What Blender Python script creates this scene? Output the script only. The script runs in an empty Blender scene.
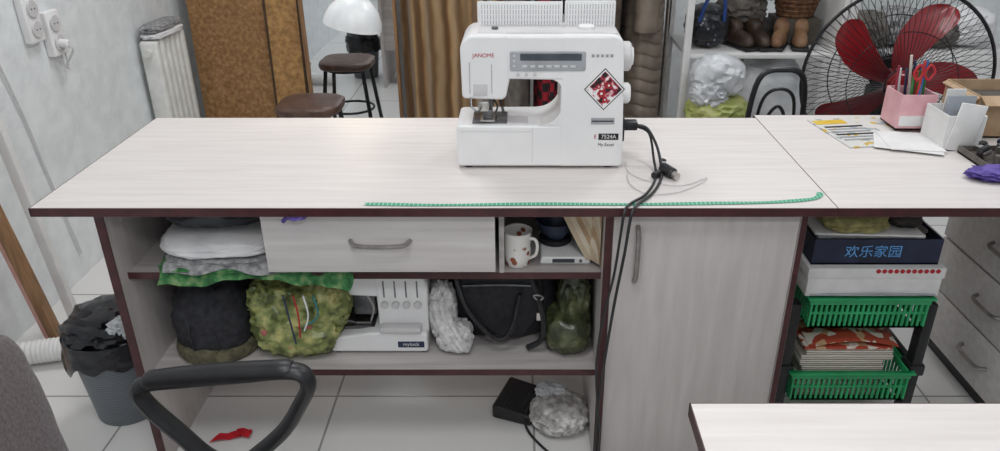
import bpy, bmesh, math, random
from mathutils import Vector, Matrix, noise
random.seed(4)
sc=bpy.context.scene
try: sc.view_settings.view_transform='Standard'
except Exception: pass

# ---------------------------------------------------------------- materials
def lin(h):
    if isinstance(h,str):
        h=h.lstrip('#'); h=[int(h[i:i+2],16)/255 for i in (0,2,4)]
    return tuple((c/12.92 if c<=.04045 else ((c+.055)/1.055)**2.4) for c in h)+(1,)
def M(name,c1,c2=None,rough=.5,metal=0,scale=20,st=(1,1,1),bump=0,kind='noise',detail=4,lo=.35,hi=.65,c3=None,
      trans=0,emis=0,bscale=None,coat=0,alpha=1,dist=0,axis='X',bw=.6,bh=.6,mortar=.004,sheen=0):
    m=bpy.data.materials.new(name); m.use_nodes=True
    N=m.node_tree.nodes; L=m.node_tree.links
    P=N['Principled BSDF']
    P.inputs['Roughness'].default_value=rough; P.inputs['Metallic'].default_value=metal
    P.inputs['Transmission Weight'].default_value=trans
    P.inputs['Coat Weight'].default_value=coat
    P.inputs['Alpha'].default_value=alpha
    if sheen: P.inputs['Sheen Weight'].default_value=sheen
    c2=c2 or c1
    tc=N.new('ShaderNodeTexCoord'); mp=N.new('ShaderNodeMapping')
    mp.inputs['Scale'].default_value=st
    L.new(tc.outputs['Object'],mp.inputs['Vector'])
    if kind in('noise','grain'):
        t=N.new('ShaderNodeTexNoise'); t.inputs['Scale'].default_value=scale; t.inputs['Detail'].default_value=detail
        t.inputs['Distortion'].default_value=dist
        out=t.outputs['Fac']
    elif kind=='wave':
        t=N.new('ShaderNodeTexWave'); t.inputs['Scale'].default_value=scale; t.bands_direction=axis
        t.inputs['Distortion'].default_value=dist; out=t.outputs['Fac']
    elif kind=='voronoi':
        t=N.new('ShaderNodeTexVoronoi'); t.inputs['Scale'].default_value=scale; out=t.outputs['Distance']
    elif kind=='cells':
        t=N.new('ShaderNodeTexVoronoi'); t.inputs['Scale'].default_value=scale
        sp=N.new('ShaderNodeSeparateColor'); L.new(t.outputs['Color'],sp.inputs[0]); out=sp.outputs[0]
    elif kind=='checker':
        t=N.new('ShaderNodeTexChecker'); t.inputs['Scale'].default_value=scale; out=t.outputs['Fac']
    elif kind=='brick':
        t=N.new('ShaderNodeTexBrick'); t.offset=0; t.inputs['Scale'].default_value=1
        t.inputs['Brick Width'].default_value=bw; t.inputs['Row Height'].default_value=bh
        t.inputs['Mortar Size'].default_value=mortar; t.inputs['Mortar Smooth'].default_value=.1
        out=t.outputs['Fac']
    L.new(mp.outputs[0],t.inputs['Vector'])
    r=N.new('ShaderNodeValToRGB'); e=r.color_ramp.elements
    e[0].position=lo; e[0].color=lin(c1); e[1].position=hi; e[1].color=lin(c2)
    if c3:
        x=e.new((lo+hi)/2); x.color=lin(c3)
    if kind in('cells',): r.color_ramp.interpolation='CONSTANT'
    L.new(out,r.inputs['Fac']); L.new(r.outputs['Color'],P.inputs['Base Color'])
    if emis:
        L.new(r.outputs['Color'],P.inputs['Emission Color']); P.inputs['Emission Strength'].default_value=emis
    if bump:
        b=N.new('ShaderNodeBump'); b.inputs['Strength'].default_value=bump; b.inputs['Distance'].default_value=.01
        if bscale:
            t2=N.new('ShaderNodeTexNoise'); t2.inputs['Scale'].default_value=bscale; t2.inputs['Detail'].default_value=5
            L.new(tc.outputs['Object'],t2.inputs['Vector']); L.new(t2.outputs['Fac'],b.inputs['Height'])
        else: L.new(out,b.inputs['Height'])
        L.new(b.outputs[0],P.inputs['Normal'])
    return m

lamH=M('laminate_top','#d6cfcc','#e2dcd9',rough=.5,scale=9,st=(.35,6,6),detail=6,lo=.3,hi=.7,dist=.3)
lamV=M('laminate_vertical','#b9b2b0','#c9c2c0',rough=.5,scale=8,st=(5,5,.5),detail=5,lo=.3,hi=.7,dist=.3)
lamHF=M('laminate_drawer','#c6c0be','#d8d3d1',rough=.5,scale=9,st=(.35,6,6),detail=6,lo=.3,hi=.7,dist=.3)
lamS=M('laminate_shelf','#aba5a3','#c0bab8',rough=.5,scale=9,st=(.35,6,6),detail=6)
maroon=M('maroon_edge','#3c1a1e','#4a2226',rough=.4,scale=30)
chrome=M('brushed_metal','#b9b6b2','#cfccc8',rough=.28,metal=1,scale=40)
satin=M('satin_handle','#8f8b88','#a8a4a0',rough=.38,metal=.8,scale=40)
steel=M('steel_dark','#6a6a6c','#85858a',rough=.35,metal=.9,scale=30)
white=M('white_plastic','#e9e8e9','#f0efef',rough=.32,scale=8,coat=.1)
white2=M('white_matte','#dedcdb','#e8e7e6',rough=.6,scale=12)
offw=M('offwhite_plastic','#cbc9ca','#d4d2d3',rough=.35,scale=10)
black=M('black_plastic','#1a1a1c','#242427',rough=.4,scale=30,bump=.05)
blackf=M('black_fabric','#111115','#222229',rough=.7,scale=60,bump=.2)
capm=M('cap_fabric','#1e1e22','#303037',rough=.85,scale=60,bump=.2)
blackbag=M('black_film','#111114','#222228',rough=.22,scale=12,bump=.3,bscale=25)
wall=M('wall_plaster','#dadddf','#e6e9ea',rough=.75,scale=14,bump=.35,bscale=38)
ceilm=M('ceiling_paint','#dcdcdc','#e6e6e6',rough=.9,scale=4)
tile=M('floor_tile','#dedcda','#9b9997',rough=.25,kind='brick',lo=.2,hi=.8,bw=.6,bh=.6,mortar=.0035)
hb=M('fibreboard','#7a5836','#b18b5e',rough=.85,scale=55,detail=8,lo=.3,hi=.75,c3='#967048',bump=.2)
hb2=M('fibreboard_gold','#8f6a40','#b88e5a',rough=.8,scale=40,detail=6,bump=.15)
dkwood=M('dark_edge_wood','#3a2a1c','#4d3926',rough=.7,scale=20)
mirrorm=M('mirror_glass','#e6eaec','#e9edef',rough=.02,metal=1,scale=1)
curt=M('curtain_stripe','#7a5935','#c2a37a',rough=.7,kind='wave',axis='X',scale=4.5,dist=2.0,lo=.1,hi=.9,c3='#a68459',bump=.0,sheen=.3)
brownseat=M('brown_leatherette','#4f3931','#60483e',rough=.45,scale=30,bump=.1)
chairfab=M('taupe_fabric','#5a5050','#6c6263',rough=.9,scale=150,bump=.3,sheen=.2)
puffer=M('puffer_beige','#766a60','#8f8275',rough=.5,scale=12,bump=.25,bscale=16)
clothdk=M('cloth_dark','#2c2928','#413b37',rough=.85,scale=20,bump=.3,bscale=30)
clothgr=M('cloth_grey','#55504c','#736d67',rough=.85,scale=20,bump=.3,bscale=30)
plaid=M('cloth_red_check','#9a1a2b','#221a1e',rough=.85,kind='checker',scale=26)
green=M('green_plastic','#23935a','#30a96b',rough=.35,scale=10)
red=M('red_plastic','#7d0d18','#941420',rough=.3,scale=5,coat=.2)
navy=M('navy_card','#1a2035','#262e4a',rough=.5,scale=15)
blue=M('blue_print','#5d9bd8','#6fb0ea',rough=.5)
whitecl=M('white_cloth','#dcdbdd','#f0eff0',rough=.9,scale=10,bump=.3,bscale=15)
greycl=M('grey_print_cloth','#6f7073','#a9a8a8',rough=.9,scale=60,bump=.3,bscale=20)
greencl=M('green_cloth','#2c5c36','#7f9a68',rough=.85,scale=45,c3='#3f7d48',bump=.3,bscale=18)
purple=M('purple_cloth','#41327a','#6a58a8',rough=.6,scale=30,bump=.3,bscale=30)
floral=M('floral_bag','#4e582e','#bab478',rough=.35,scale=32,c3='#868f54',detail=5,lo=.36,hi=.66,bump=.4,bscale=18)
floralr=M('pink_print','#9a4a46','#b9756a',rough=.5,scale=20)
olive=M('olive_film','#2f3422','#6c704e',rough=.25,scale=18,c3='#484e34',detail=6,lo=.38,hi=.66,bump=.6,bscale=22)
limebag=M('lime_bag','#8b974c','#b3b573',rough=.4,scale=10,bump=.3,bscale=18)
clearbag=M('clear_film','#b3b6ba','#dcdee0',rough=.3,scale=10,bump=.4,bscale=25)
scrap=M('scraps_in_bag','#8a8683','#d2d0cd',rough=.42,scale=38,c3='#b4b1ae',detail=6,bump=.35,bscale=30)
knit=M('white_knit','#c2c0c1','#e4e2e2',rough=.9,scale=70,bump=.6)
paper=M('paper','#dcdbda','#e6e5e4',rough=.7)
magaz=M('magazine_print','#d9d8d4','#d0b04a',rough=.4,kind='cells',scale=60,lo=.6,hi=.93,c3='#a9b0b2')
yellow=M('yellow_print','#d9b02c','#e2bf45',rough=.5)
pink=M('pink_plastic','#d9a3ab','#e6b6bb',rough=.4)
card=M('cardboard','#a98c6e','#bba184',rough=.85,scale=20)
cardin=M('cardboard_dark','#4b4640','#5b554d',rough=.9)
woodm=M('brown_frame_wood','#7d5c3e','#9a7553',rough=.6,scale=14,st=(6,6,.5))
redm=M('label_red','#b3222e',rough=.5); blkm=M('label_black','#15151a',rough=.4)
silver=M('silver_panel','#9b9da2','#aeb0b5',rough=.4,metal=.2)
dispm=M('display_dark','#3a4048','#4a515a',rough=.2)
chart=M('stitch_chart2','#9a9a9f','#eeeeee',rough=.5,kind='wave',axis='X',scale=45,lo=.02,hi=.3)
tapem=M('green_tape','#3b9c7b','#a5d4c0',rough=.5,kind='wave',axis='X',scale=32,lo=.80,hi=.95)
mugm=M('floral_mug','#9c5a3f','#edeae6',rough=.25,kind='voronoi',scale=42,lo=.28,hi=.36)
bingrey=M('bin_grey','#5f656b','#7a8085',rough=.5,kind='wave',axis='Z',scale=40,bump=.3)
pinkbox=M('pinkish_box','#b99a84','#c9ae98',rough=.8)
lampw=M('lamp_enamel','#e2e4e5','#eff0f0',rough=.3)
bulbm=M('warm_bulb','#ffe6bd',emis=3)
stack=M('magazine_stack','#b04a36','#e2d9cc',rough=.6,kind='cells',scale=45,lo=.35,hi=.7,c3='#c9a27c')
stackb=M('paper_layers','#8c8478','#ded8ce',rough=.7,kind='wave',axis='Z',scale=45,dist=1)
wicker=M('wicker','#4b3122','#7d573b',rough=.8,scale=60,bump=.5)
radm=M('radiator_enamel','#d5d5d1','#e2e2de',rough=.4)

# ---------------------------------------------------------------- geometry
def cat(pts,sub=6,closed=False):
    P=[Vector(p) for p in pts]; n=len(P); out=[]
    for i in range(n if closed else n-1):
        if closed: a,b,c,d=P[(i-1)%n],P[i],P[(i+1)%n],P[(i+2)%n]
        else: a,b,c,d=P[max(i-1,0)],P[i],P[i+1],P[min(i+2,n-1)]
        for k in range(sub):
            t=k/sub
            out.append(.5*((2*b)+(c-a)*t+(2*a-5*b+4*c-d)*t*t+(3*b-a-3*c+d)*t**3))
    if not closed: out.append(P[-1])
    return out
def bbox(x0,x1,y0,y1,z0,z1,bev=0,seg=2):
    bm=bmesh.new(); bmesh.ops.create_cube(bm,size=1)
    for v in bm.verts:
        v.co=Vector(((x0+x1)/2+v.co.x*(x1-x0),(y0+y1)/2+v.co.y*(y1-y0),(z0+z1)/2+v.co.z*(z1-z0)))
    if bev: bmesh.ops.bevel(bm,geom=bm.edges[:],offset=bev,segments=seg,profile=.5,affect='EDGES')
    return bm
def btube(pts,r,n=8,closed=False,caps=True,sy=1):
    P=[Vector(p) for p in pts]; m=len(P); bm=bmesh.new(); rings=[]
    R=r if isinstance(r,(list,tuple)) else [r]*m
    if len(R)!=m: R=[R[0]+(R[-1]-R[0])*i/(m-1) for i in range(m)] if len(R)==2 else [R[min(int(i*len(R)/m),len(R)-1)] for i in range(m)]
    T=[]
    for i in range(m):
        a=P[(i-1)%m] if closed else P[max(i-1,0)]; b=P[(i+1)%m] if closed else P[min(i+1,m-1)]
        t=(b-a); T.append(t.normalized() if t.length>1e-9 else Vector((0,0,1)))
    up=Vector((0,0,1)) if abs(T[0].z)<.9 else Vector((0,1,0))
    u=T[0].cross(up).normalized()
    for i in range(m):
        u=(u-T[i]*u.dot(T[i])); u=u.normalized() if u.length>1e-6 else T[i].orthogonal().normalized()
        w=T[i].cross(u)
        rings.append([bm.verts.new(P[i]+(u*math.cos(2*math.pi*k/n)+w*math.sin(2*math.pi*k/n)*sy)*R[i]) for k in range(n)])
    for i in range(m if closed else m-1):
        A=rings[i];Bq=rings[(i+1)%m]
        for k in range(n): bm.faces.new((A[k],A[(k+1)%n],Bq[(k+1)%n],Bq[k]))
    if caps and not closed:
        bm.faces.new(rings[0][::-1]); bm.faces.new(rings[-1])
    return bm
def bcyl(p0,p1,r0,r1=None,n=24,bev=0):
    r1=r0 if r1 is None else r1
    p0,p1=Vector(p0),Vector(p1); d=(p1-p0)
    if bev:
        k=d.normalized()*bev
        return btube([p0,p0+k,p1-k,p1],[r0-bev,r0,r1,r1-bev],n)
    return btube([p0,p1],[r0,r1],n)
def blathe(prof,c,n=32,mx=None):
    bm=bmesh.new(); rings=[]
    for (r,z) in prof:
        if r<1e-6: rings.append([bm.verts.new((0,0,z))]*n)
        else: rings.append([bm.verts.new((r*math.cos(2*math.pi*k/n),r*math.sin(2*math.pi*k/n),z)) for k in range(n)])
    for A,Bq in zip(rings,rings[1:]):
        for k in range(n):
            q=[A[k],A[(k+1)%n],Bq[(k+1)%n],Bq[k]]; f=[]
            for v in q:
                if v not in f: f.append(v)
            if len(f)>2:
                try: bm.faces.new(f)
                except ValueError: pass
    if mx: bm.transform(mx)
    bm.transform(Matrix.Translation(Vector(c))); return bm
def bblob(c,r,p=2.5,amp=.1,ns=2.5,seed=0,sub=4,zmin=None,ridge=False,taper=0):
    bm=bmesh.new(); bmesh.ops.create_icosphere(bm,subdivisions=sub,radius=1)
    o=Vector((seed*3.7,seed*1.3,seed*7.1))
    for v in bm.verts:
        d=v.co.normalized(); s=(abs(d.x)**p+abs(d.y)**p+abs(d.z)**p)**(-1/p); q=d*s
        a=noise.noise(q*ns+o)+.5*noise.noise(q*ns*2.3+o)
        if ridge: a=.6-2*abs(a)+.4*noise.noise(q*ns*5+o)
        q=q*(1+amp*a); k=1-taper*(q.z*.5+.5)
        v.co=Vector((c[0]+q.x*r[0]*k,c[1]+q.y*r[1]*k,c[2]+q.z*r[2]))
        if zmin is not None and v.co.z<zmin: v.co.z=zmin
    return bm
def roundpoly(pts,rs,seg=5):
    out=[]; n=len(pts)
    for i in range(n):
        a,b,c=Vector(pts[i-1]),Vector(pts[i]),Vector(pts[(i+1)%n]); r=rs[i] if isinstance(rs,(list,tuple)) else rs
        d1=(a-b); d2=(c-b); r=min(r,d1.length*.45,d2.length*.45)
        s=b+d1.normalized()*r; e=b+d2.normalized()*r
        for k in range(seg+1):
            t=k/seg; out.append(s*(1-t)**2+b*2*t*(1-t)+e*t*t)
    return out
def bprism(poly,y0,y1,bev=0,seg=3):
    """convex outline in XZ, extruded along Y, rims rounded; scaled insets keep the caps free of self-crossings"""
    n=len(poly); P=[Vector((p[0],p[1])) for p in poly]
    xs=[p.x for p in P]; zs=[p.y for p in P]
    c=Vector(((min(xs)+max(xs))/2,(min(zs)+max(zs))/2)); hx=(max(xs)-min(xs))/2; hz=(max(zs)-min(zs))/2
    if bev:
        lv=[(y0+bev*(1-math.cos(k/seg*math.pi/2)),bev*(1-math.sin(k/seg*math.pi/2))) for k in range(seg+1)]
        lv=lv+[(y1-(y-y0),i) for y,i in lv[::-1]]
    else: lv=[(y0,0),(y1,0)]
    bm=bmesh.new(); rings=[]
    for y,ins in lv:
        rings.append([bm.verts.new((c.x+(p.x-c.x)*(1-ins/hx),y,c.y+(p.y-c.y)*(1-ins/hz))) for p in P])
    for A,Bq in zip(rings,rings[1:]):
        for i in range(n): bm.faces.new((A[i],A[(i+1)%n],Bq[(i+1)%n],Bq[i]))
    for ring in(rings[0],rings[-1]):
        V=[bm.verts.new(v.co) for v in ring]; m=bm.verts.new((c.x,ring[0].co.y,c.y))
        for i in range(n): bm.faces.new((m,V[i],V[(i+1)%n]))
    return bm
def bfillet(cx,cz,sx,sz,r,y0,y1,n=10):
    bm=bmesh.new(); arc=[]
    for k in range(n+1):
        t=k/n*math.pi/2; arc.append((cx+sx*r-sx*r*math.cos(t),cz+sz*r-sz*r*math.sin(t)))
    A=[bm.verts.new((x,y0,z)) for x,z in arc]; Q=[bm.verts.new((x,y1,z)) for x,z in arc]
    for k in range(n): bm.faces.new((A[k],A[k+1],Q[k+1],Q[k]))
    for y in(y0,y1):
        c=bm.verts.new((cx,y,cz)); V=[bm.verts.new((x,y,z)) for x,z in arc]
        for k in range(n): bm.faces.new((c,V[k],V[k+1]))
    return bm
def bgrid(fn,nu,nv):
    bm=bmesh.new(); g=[[bm.verts.new(fn(i/nu,j/nv)) for j in range(nv+1)] for i in range(nu+1)]
    for i in range(nu):
        for j in range(nv): bm.faces.new((g[i][j],g[i+1][j],g[i+1][j+1],g[i][j+1]))
    return bm
def btext(s,size,mx):
    cu=bpy.data.curves.new('t','FONT'); cu.body=s; cu.size=size; cu.extrude=size*.01; cu.align_x='CENTER'; cu.align_y='CENTER'
    ob=bpy.data.objects.new('t',cu); sc.collection.objects.link(ob)
    bpy.context.view_layer.update()
    dg=bpy.context.evaluated_depsgraph_get()
    me=bpy.data.meshes.new_from_object(ob.evaluated_get(dg))
    bm=bmesh.new(); bm.from_mesh(me); bm.transform(mx)
    bpy.data.objects.remove(ob); bpy.data.curves.remove(cu); return bm
FRONT=Matrix.Rotation(math.pi/2,4,'X')

class B:
    def __init__(s): s.V=[];s.F=[];s.MI=[];s.S=[];s.mats=[]
    def add(s,bm,mat,smooth=False,mx=None):
        if mx: bm.transform(mx)
        if mat not in s.mats: s.mats.append(mat)
        mi=s.mats.index(mat); o=len(s.V); bm.verts.index_update()
        s.V+= [v.co.copy() for v in bm.verts]
        for f in bm.faces:
            s.F.append([o+v.index for v in f.verts]); s.MI.append(mi); s.S.append(smooth and len(f.verts)<5)
        bm.free(); return s
    def box(s,x0,x1,y0,y1,z0,z1,mat,bev=0,seg=2,mx=None): return s.add(bbox(x0,x1,y0,y1,z0,z1,bev,seg),mat,False,mx)
    def tube(s,pts,r,mat,n=8,sm=True,sub=6,closed=False,sy=1):
        return s.add(btube(cat(pts,sub,closed) if sub>1 else pts,r,n,closed,sy=sy),mat,sm)
    def cyl(s,p0,p1,r,mat,r1=None,n=24,bev=0): return s.add(bcyl(p0,p1,r,r1,n,bev),mat,True)
    def blob(s,*a,mat=None,**k): return s.add(bblob(*a,**k),mat,True)
    def done(s,name,mx=None):
        V=s.V
        if mx: V=[mx@v for v in V]
        lo=Vector([min(v[i] for v in V) for i in range(3)]); hi=Vector([max(v[i] for v in V) for i in range(3)])
        c=(lo+hi)/2
        me=bpy.data.meshes.new(name); me.from_pydata([v-c for v in V],[],s.F)
        for m in s.mats: me.materials.append(m)
        me.polygons.foreach_set('material_index',s.MI); me.polygons.foreach_set('use_smooth',s.S)
        bm=bmesh.new(); bm.from_mesh(me); bmesh.ops.recalc_face_normals(bm,faces=bm.faces[:]); bm.to_mesh(me); bm.free()
        try: me.set_sharp_from_angle(angle=math.radians(40))
        except Exception: pass
        me.update()
        ob=bpy.data.objects.new(name,me); ob.location=c; sc.collection.objects.link(ob); return ob
def R(ax,deg,c):
    c=Vector(c); return Matrix.Translation(c)@Matrix.Rotation(math.radians(deg),4,ax)@Matrix.Translation(-c)

# ---------------------------------------------------------------- room
B().box(-1.82,3.1,-1.7,4.2,-.1,0,tile).done('floor')
B().box(-1.82,3.1,-1.7,4.2,2.7,2.8,ceilm).done('ceiling')
B().box(-1.82,-1.72,-1.7,4.2,0,2.7,wall).done('wall_left')
B().box(3.0,3.1,-1.7,4.2,0,2.7,wall).done('wall_right')
B().box(-1.72,3.0,4.1,4.2,0,2.7,wall).done('wall_back')
B().box(-1.72,3.0,-1.7,-1.6,0,2.7,wall).done('wall_front')
B().box(-1.6,2.98,4.085,4.1,0,.07,white2).done('baseboard_back')

# ---------------------------------------------------------------- desk
TZ=.78
d=B()
d.box(-1.094,.709,1.531,2.183,TZ-.022,TZ,lamH)
for (x0,x1,y0,y1) in[(-1.096,.709,1.528,1.5312),(-1.0965,-1.0938,1.528,2.185),(-1.096,.709,2.1828,2.185)]:
    d.box(x0,x1,y0,y1,TZ-.0205,TZ-.0003,maroon)
def panel(d,x0,x1,y0,y1,z0,z1,mat=lamV,e=0):
    d.box(x0,x1,y0+.002,y1,z0,z1,mat); d.box(x0-.0005+e,x1+.0005-e,y0-.001,y0+.0022,z0,z1,maroon)
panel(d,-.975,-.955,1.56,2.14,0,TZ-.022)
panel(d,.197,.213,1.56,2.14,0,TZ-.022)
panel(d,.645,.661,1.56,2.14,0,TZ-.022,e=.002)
for z in(.575,.285):
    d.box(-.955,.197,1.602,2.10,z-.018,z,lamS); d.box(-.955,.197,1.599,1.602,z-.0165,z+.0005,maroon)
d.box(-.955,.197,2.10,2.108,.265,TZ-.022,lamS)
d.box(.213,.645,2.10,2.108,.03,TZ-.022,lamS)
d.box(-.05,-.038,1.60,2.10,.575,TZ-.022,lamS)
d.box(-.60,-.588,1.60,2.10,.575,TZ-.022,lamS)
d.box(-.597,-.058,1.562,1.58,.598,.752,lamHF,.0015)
d.box(-.58,-.07,1.58,1.98,.61,.73,lamS)
d.box(.2155,.6435,1.5615,1.58,.02,.755,lamV,.0015)
def bow(d,p0,p1,out,r=.0055,mat=chrome):
    p0,p1,o=Vector(p0),Vector(p1),Vector(out)
    d.tube([p0,p0+o*.8+(p1-p0)*.1,p0+o+(p1-p0)*.35,p0+o+(p1-p0)*.65,p1+o*.8-(p1-p0)*.1,p1],r,mat,8)
bow(d,(-.395,1.562,.683),(-.255,1.562,.683),(0,-.022,-.006),.0055,satin)
bow(d,(.272,1.562,.72),(.272,1.562,.575),(0,-.025,0),.006,satin)
d.done('work_desk')
d=B()
d.box(.7115,1.95,1.531,2.21,TZ-.022,TZ,lamH)
d.box(.7115,1.952,1.528,1.5312,TZ-.0205,TZ-.0003,maroon)
d.box(.7115,1.952,2.2098,2.212,TZ-.0205,TZ-.0003,maroon)
d.box(.7095,.7118,1.529,2.21,TZ-.0205,TZ-.0003,maroon)
panel(d,1.91,1.93,1.56,2.14,0,TZ-.022)
d.done('work_desk')
c=B()
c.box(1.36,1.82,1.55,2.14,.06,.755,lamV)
c.box(1.38,1.80,1.57,2.12,0,.06,black)
for k in range(4):
    z0=.07+k*.172; c.box(1.342,1.36,1.555,2.135,z0,z0+.164,lamHF,.0015)
    bow(c,(1.342,1.77,z0+.09),(1.342,1.90,z0+.09),(-.025,0,-.003),.006,satin)
c.done('drawer_chest')

# ---------------------------------------------------------------- foreground table
t=B()
t.box(.255,1.6,.10,.895,.725,.75,lamH)
t.box(.253,1.602,.893,.897,.7265,.7497,maroon); t.box(.253,.2555,.10,.897,.7265,.7497,maroon)
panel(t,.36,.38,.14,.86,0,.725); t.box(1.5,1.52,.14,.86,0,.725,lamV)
t.box(.38,1.5,.48,.50,.35,.725,lamV)
t.done('cutting_table')

# ---------------------------------------------------------------- sewing machine
s=B()
FY=1.765; BY=1.93
s.add(bprism(roundpoly([(-.157,.7875),(.15,.7875),(.15,.8945),(-.157,.893)],[.010,.004,.004,.012]),FY+.0008,BY-.0012,.006,4),white,True)
s.add(bprism(roundpoly([(.098,.787),(.256,.787),(.25,.95),(.243,1.10),(.225,1.112),(.098,1.112)],[.006,.012,.05,.03,.02,.006]),FY,BY,.006,4),white,True)
s.add(bprism(roundpoly([(-.10,1.010),(.16,1.006),(.16,1.1114),(-.10,1.1114)],.004),FY+.0008,BY-.0006,.006,4),white,True)
s.add(bprism(roundpoly([(-.139,.962),(-.035,.958),(-.022,1.02),(-.03,1.1122),(-.12,1.1122),(-.141,1.09)],[.010,.014,.01,.006,.03,.02]),FY,BY-.001,.006,4),white,True)
s.add(bfillet(.104,.8935,-1,1,.06,FY+.0016,BY-.003),white,True)
s.add(bfillet(.104,1.009,-1,-1,.034,FY+.0016,BY-.003),white,True)
for x in(-.13,.22):
    for y in(1.79,1.90): s.cyl((x,y,.7805),(x,y,.79),.012,black)
s.box(.03,.0312,FY+.0002,FY+.003,.795,.888,offw); s.box(-.148,.03,FY+.0002,FY+.003,.878,.8792,offw)
s.box(-.118,-.032,1.782,1.875,.8935,.8965,steel,.001)
for k in range(4): s.box(-.085+k*.008,-.082+k*.008,1.80,1.84,.8965,.898,black)
s.box(-.03,.02,1.785,1.84,.8946,.8958,offw)
s.cyl((-.088,1.80,.965),(-.088,1.80,.91),.004,chrome,n=10); s.cyl((-.088,1.80,.915),(-.088,1.80,.898),.0012,chrome,n=6)
s.cyl((-.072,1.81,.965),(-.072,1.81,.91),.0045,steel,n=10)
s.box(-.098,-.062,1.78,1.825,.899,.903,chrome,.001); s.box(-.092,-.068,1.795,1.82,.903,.925,steel,.002)
s.box(-.102,-.076,1.78,1.805,.925,.950,chrome,.003); s.cyl((-.05,1.80,.955),(-.04,1.775,.925),.0035,black,n=8)
s.tube([(-.065,1.79,.955),(-.055,1.775,.94),(-.06,1.77,.925)],.0025,black,6)
s.box(-.1205,-.1188,FY-.0008,FY+.004,.975,1.05,silver); s.box(-.068,-.0664,FY-.0008,FY+.004,.975,1.045,silver)
s.box(-.112,-.078,FY-.002,FY+.004,.969,.998,offw,.0015)
s.tube([(-.118,1.766,.965),(-.115,1.752,.945),(-.10,1.75,.935),(-.094,1.765,.94)],.0022,steel,6)
s.add(bprism(roundpoly([(-.024,1.030),(.155,1.030),(.155,1.076),(-.024,1.076)],.006),FY-.003,FY+.003,.0015,2),silver,True)
s.add(bprism(roundpoly([(.0,1.055),(.145,1.055),(.145,1.071),(.0,1.071)],.003),FY-.0045,FY-.002,.0008,1),dispm,True)
for k in range(7): s.box(.005+k*.019,.017+k*.019,FY-.0045,FY-.002,1.038,1.044,offw,.0008)
for k in range(3): s.cyl((-.014,FY-.005,1.042+k*.012),(-.014,FY-.001,1.042+k*.012),.003,offw,n=12)
for k in range(5): s.box(.168+k*.011,.175+k*.011,FY-.0008,FY+.001,1.062,1.069,silver)
for k in range(3): s.cyl((-.005+k*.02,FY-.002,1.021),(-.005+k*.02,FY+.001,1.021),.0045,offw,n=12)
s.add(btext('JANOME',.0135,Matrix.Translation((-.086,FY-.0006,1.066))@FRONT),redm)
s.box(.193,.242,FY-.0010,FY+.001,.858,.874,blkm)
s.add(btext('7524A',.014,Matrix.Translation((.218,FY-.0014,.866))@FRONT),white)
s.add(btext('E',.014,Matrix.Translation((.185,FY-.0008,.866))@FRONT),redm)
s.add(btext('My Excel',.011,Matrix.Translation((.212,FY-.0008,.845))@FRONT),blkm)
s.box(.173,.23,FY-.0012,FY+.001,.898,.914,silver); s.box(.175,.228,FY-.0016,FY+.001,.9045,.9075,blkm)
def dia(cx,cz,r,y,mat): s.add(bprism([(cx,cz-r*1.05),(cx+r,cz),(cx,cz+r*1.05),(cx-r,cz)],y,FY+.001),mat)
motif=M('motif','#1a1014','#f0eced',rough=.5,scale=70,lo=.40,hi=.60,c3='#b01c3c',detail=2)
dia(.202,.985,.049,FY-.0006,blkm); dia(.202,.985,.046,FY-.0010,white); dia(.202,.985,.042,FY-.0014,motif)
for (fx,fz,fr) in[(.195,.975,.011),(.212,.995,.009),(.204,.960,.007),(.188,.992,.006)]:
    for k in range(6):
        a=k*math.pi/3; s.add(bcyl((fx+fr*.6*math.cos(a),FY-.0020,fz+fr*.6*math.sin(a)),(fx+fr*.6*math.cos(a),FY-.0012,fz+fr*.6*math.sin(a)),fr*.38,n=10),redm)
    s.add(bcyl((fx,FY-.0024,fz),(fx,FY-.0012,fz),fr*.3,n=10),white)
s.box(-.105,.105,1.895,1.902,1.105,1.168,white,.003); s.box(.11,.235,1.895,1.902,1.105,1.17,white,.003)
s.box(-.098,.098,1.8935,1.896,1.112,1.16,chart); s.box(.116,.228,1.8935,1.896,1.112,1.162,chart)
for k in range(1,4): s.box(-.1,.1,1.893,1.8942,1.110+k*.0125,1.1125+k*.0125,white); s.box(.114,.23,1.893,1.8942,1.110+k*.0125,1.1125+k*.0125,white)
s.box(-.10,.23,1.79,1.885,1.110,1.1145,offw,.002)
s.cyl((.16,1.84,1.11),(.16,1.84,1.122),.02,white,bev=.002); s.cyl((-.06,1.83,1.11),(-.06,1.83,1.12),.008,steel)
s.cyl((-.095,1.915,1.10),(-.095,1.915,1.21),.003,chrome,n=8); s.cyl((-.07,1.915,1.10),(-.07,1.915,1.20),.003,chrome,n=8)
s.tube([(-.095,1.915,1.205),(-.098,1.90,1.212),(-.105,1.89,1.205)],.002,chrome,6)
s.cyl((.244,1.85,1.045),(.272,1.85,1.045),.036,offw,n=32,bev=.005); s.cyl((.272,1.85,1.045),(.277,1.85,1.045),.022,white,n=24)
s.cyl((.246,1.84,.955),(.274,1.84,.955),.026,white,n=32,bev=.005)
s.box(.25,.262,1.80,1.88,.84,.90,black,.003)
s.done('sewing_machine')

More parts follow.
